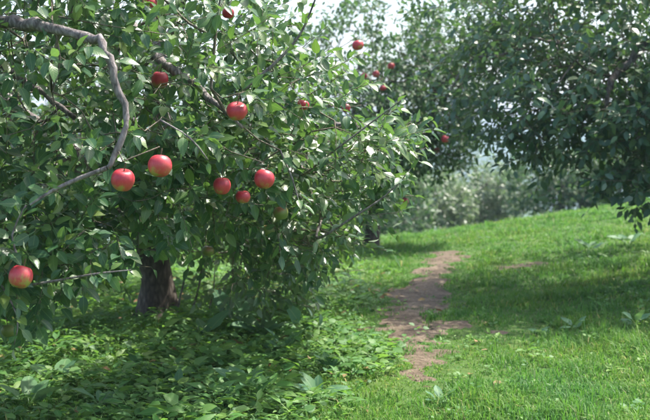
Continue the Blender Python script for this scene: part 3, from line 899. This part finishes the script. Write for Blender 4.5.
L = (tl[None, :] + (np.arange(n) * 5)[:, None]).ravel()
rn = np.clip(.5 * rng.random(n) + .5 * np.repeat(rng.random(len(tx)), nb) , 0, 1)
rn = np.where(rng.random(n) < .05, .98, rn * .93)
go = link('grass', mesh_np('grass', B.reshape(-1, 3), L, np.tile(tn, n), attr=np.repeat(rn, 5)), M['grass'])
go['kind'] = 'stuff'; go['label'] = 'short bright green grass of the mown orchard lane'; go['category'] = 'grass'
print('grass blades', n)

# ------------------------------------------------------------------ low broad-leaved ground cover
bx, by = [], []
for (y0, y1, dens) in ((4.4, 7.0, 440), (7.0, 10, 320), (10, 14, 150), (14, 19, 60)):
    x, y = scatter(-.34 * y1 - 1, .34 * y1 + 1, y0, y1, dens)
    k = in_view(x, y, .6); bx.append(x[k]); by.append(y[k])
wx = np.concatenate(bx); wy = np.concatenate(by)
lm = lane_mix(wx, wy); dm = dirt_mask(wx, wy)
clump = fbm(wx * 1.3 + 8, wy * 1.3, 51)
pk = (1 - lm) * (.35 + 1.0 * clump) + lm * (.03 + .10 * sstep(.55, .75, clump) + .10 * sstep(.58, .66, fbm(wx * 2.3 + 31, wy * 1.9, 61)))
pk = np.where(dm > .0, .04, pk)
pk *= np.where((wx < -.2) & (wy > 7.4) & (wy < 9.2), .75, 1)
k = rng.random(len(wx)) < pk
wx, wy, clump = wx[k], wy[k], clump[k]
nl = 6; n = len(wx) * nl
ps = np.repeat((.015 + .038 * rng.random(len(wx)) ** 2.4 * (.5 + 1.2 * clump)) * (1 - .45 * lane_mix(wx, wy)), nl) * rng.uniform(.7, 1.25, n)
az = np.repeat(rng.random(len(wx)) * 6.28, nl) + np.tile(np.arange(nl) * 2.4, len(wx)) + rng.normal(size=n) * .3
rr = ps * rng.uniform(.2, 1.3, n)
hh = np.repeat(.015 + .11 * rng.random(len(wx)) ** 1.6 * (.4 + 1.1 * clump), nl) * rng.uniform(.5, 1.2, n)
lx = np.repeat(wx, nl) + np.cos(az) * rr; ly = np.repeat(wy, nl) + np.sin(az) * rr
P = np.stack([lx, ly, terrain(lx, ly) + hh], 1)
D = np.stack([np.cos(az), np.sin(az), rng.uniform(-.35, .5, n)], 1)
Nn = np.stack([rng.normal(size=n) * .3, rng.normal(size=n) * .35 - .12, np.ones(n)], 1)
kind_ = np.repeat(rng.random(len(wx)) < .38, nl)
S = ps * np.where(kind_, 2.0, 1.25)
var_ = np.where(kind_, 3 + rng.integers(0, 2, n), rng.integers(0, 3, n))
D[:, 2] += np.where(kind_, .45, .1)
go = link('ground_cover', leaves_mesh('ground_cover', ROUND + LANCE, var_, P, D, Nn, S, np.repeat(rng.random(len(wx)), nl)), M['weed'])
go['kind'] = 'stuff'; go['label'] = 'low broad-leaved weeds carpeting the ground under the left tree'; go['category'] = 'weeds'
print('cover leaves', n)

# ------------------------------------------------------------------ larger weeds, one by one
DOCKT = [leaf_template(T5, [0, .20, .27, .24, .13, 0], fold=f, curl=c, wave=.05, twist=tw, petiole=.35, seed=30 + i) for i, (f, c, tw) in
         enumerate([(.2, .28, .1), (.3, .4, -.2), (.1, .2, .25)])]
dock_me = []
for i, (tv, tl_, tn_, tu) in enumerate(DOCKT):
    me = mesh_np('leaf', tv, tl_, tn_, tu); me.materials.append(M['dock']); dock_me.append(me)
WEEDS = [   # px, py of the foot, leaf size, leaves, label
    (232, 322, .23, 11, 'tallest broad-leaved weed in the shade right of the trunk'),
    (262, 336, .21, 10, 'broad-leaved weed with pale leaves right of the tallest weed'),
    (205, 340, .20, 9, 'broad-leaved weed left of and below the tallest weed'),
    (285, 354, .17, 8, 'broad weed at the right end of the shaded weed clump'),
    (252, 398, .21, 7, 'weed with one long pale leaf near the bottom edge left of centre'),
    (140, 372, .12, 6, 'broad weed in dappled light below the trunk'),
    (60, 385, .16, 8, 'broad weed near the lower left corner'),
    (100, 408, .12, 6, 'broad weed cut close to the bottom edge at left'),
    (180, 398, .12, 6, 'broad weed between the lower left corner and the long pale leaf'),
    (330, 372, .10, 6, 'small weed at the edge of the mown grass left of the dirt'),
    (575, 330, .11, 6, 'small broad weed in the grass at the right edge'),
    (636, 326, .12, 6, 'broad weed cut by the right edge of the picture'),
    (540, 335, .085, 5, 'little weed in the grass between the dirt strip and right edge'),
    (590, 252, .17, 7, 'pale weed under the right tree, left of a similar one'),
    (628, 246, .17, 7, 'pale weed under the right tree at the far right'),
    (302, 330, .18, 8, 'broad weed under the right fringe of the left tree near dry leaves'),
    (318, 400, .13, 6, 'weed beside the start of the grass at the bottom, left of the dirt'),
    (28, 408, .16, 7, 'broad weed in the very lower left corner'),
    (218, 412, .14, 6, 'broad weed cut by the bottom edge, right of the other corner weeds'),
    (440, 406, .09, 6, 'dark weed in the bright grass at the bottom centre'),
]
def ground_at(px, py):
    d = FWD + np.array([1.0, 0, 0]) * (px - 325.0) / F + UPV * (210.0 - py) / F
    t = 4.0
    for _ in range(400):
        p = CAM + d * t
        gap = p[2] - float(terrain(p[0], p[1]))
        if gap < .002: break
        t += max(gap * 2.0, .01)
    return CAM + d * t
for (px, py, sz, nlv, lab) in WEEDS:
    q = ground_at(px, py); q[2] = float(terrain(q[0], q[1]))
    root = empty('broad_leaved_weed', q, lab, 'weed', 'broad-leaved weeds on the orchard floor')
    a0 = rng.random() * 6.28
    for i in range(nlv):
        a = a0 + i * 2.4 + rng.normal() * .2
        el = rng.uniform(.35, 1.05)
        d = nrm(np.array([math.cos(a) * math.cos(el), math.sin(a) * math.cos(el), math.sin(el)]))
        nn = np.array([0, -.15, 1.0]) + rng.normal(size=3) * .2
        nn = nrm(nn - (nn @ d) * d); x = np.cross(d, nn); s_ = sz * rng.uniform(.6, 1.1)
        o = bpy.data.objects.new('leaf', dock_me[i % 3]); COL.objects.link(o); o.parent = root
        p = d * s_ * .36
        o.matrix_basis = Matrix(((x[0] * s_, d[0] * s_, nn[0] * s_, p[0]), (x[1] * s_, d[1] * s_, nn[1] * s_, p[1]), (x[2] * s_, d[2] * s_, nn[2] * s_, p[2] + .005), (0, 0, 0, 1)))

# ------------------------------------------------------------------ fallen leaves and clods
n = 420
fx = np.concatenate([rng.normal(-.35, .55, n // 2), np.where(rng.random(n - n // 2) < .05, rng.uniform(.4, 1.3, n - n // 2), rng.uniform(-2.6, .25, n - n // 2))]); fy = np.concatenate([rng.normal(9.7, .35, n // 2), rng.uniform(5.2, 11.5, n - n // 2)])
az = rng.random(n) * 6.28
P = np.stack([fx, fy, terrain(fx, fy) + .02 + .05 * rng.random(n) * (1 - lane_mix(fx, fy))], 1)
go = link('fallen_leaves', leaves_mesh('fallen_leaves', MID, rng.integers(0, 3, n), P, np.stack([np.cos(az), np.sin(az), rng.normal(size=n) * .2], 1),
          np.stack([rng.normal(size=n) * .35, rng.normal(size=n) * .35 - .1, np.ones(n)], 1), rng.uniform(.05, .085, n), rng.random(n)), M['dry_leaf'])
go['kind'] = 'stuff'; go['label'] = 'dry brown fallen leaves scattered under the left tree'; go['category'] = 'fallen leaves'

cxx, cyy = scatter(.1, 2.5, 5.6, 13.4, 700)
k = dirt_mask(cxx, cyy) > .02
cxx, cyy = cxx[k], cyy[k]; n = len(cxx)
oct_ = np.array([(1, 0, 0), (0, 1, 0), (-1, 0, 0), (0, -1, 0), (0, 0, .45)], float)
sc = .003 + .016 * rng.random(n) ** 3
V = oct_[None] * sc[:, None, None] * rng.uniform(.5, 1.2, (n, 5, 1)) + np.stack([cxx, cyy, terrain(cxx, cyy) + .006], 1)[:, None, :]
tl = np.array([0, 1, 4, 1, 2, 4, 2, 3, 4, 3, 0, 4])
go = link('dirt_clods', mesh_np('dirt_clods', V.reshape(-1, 3), (tl[None] + (np.arange(n) * 5)[:, None]).ravel(), np.full(n * 4, 3), smooth=False), M['dirt'])
go['kind'] = 'stuff'; go['label'] = 'small clods and stones on the bare dirt strip'; go['category'] = 'stones'

# ------------------------------------------------------------------ the hazy air
hb = [(-2700, -70, -48), (2700, -70, -48), (2700, 3300, -48), (-2700, 3300, -48)]
V = np.array(hb + [(a, b, 52.0) for a, b, _ in hb], float)
L = np.array([3, 2, 1, 0, 4, 5, 6, 7, 0, 1, 5, 4, 1, 2, 6, 5, 2, 3, 7, 6, 3, 0, 4, 7])
t = NT('hazy_air')
pv = t.n('VolumePrincipled')
pv.inputs['Color'].default_value = (.62, .78, 1.0, 1)
pv.inputs['Density'].default_value = .0007
pv.inputs['Anisotropy'].default_value = .0
t.l(pv.outputs[0], t.out.inputs['Volume'])
hz = link('haze', mesh_np('haze', V, L, np.full(6, 4), smooth=False), t.m)
hz['kind'] = 'stuff'; hz['label'] = 'thin pale haze in the air of the valley'; hz['category'] = 'haze'
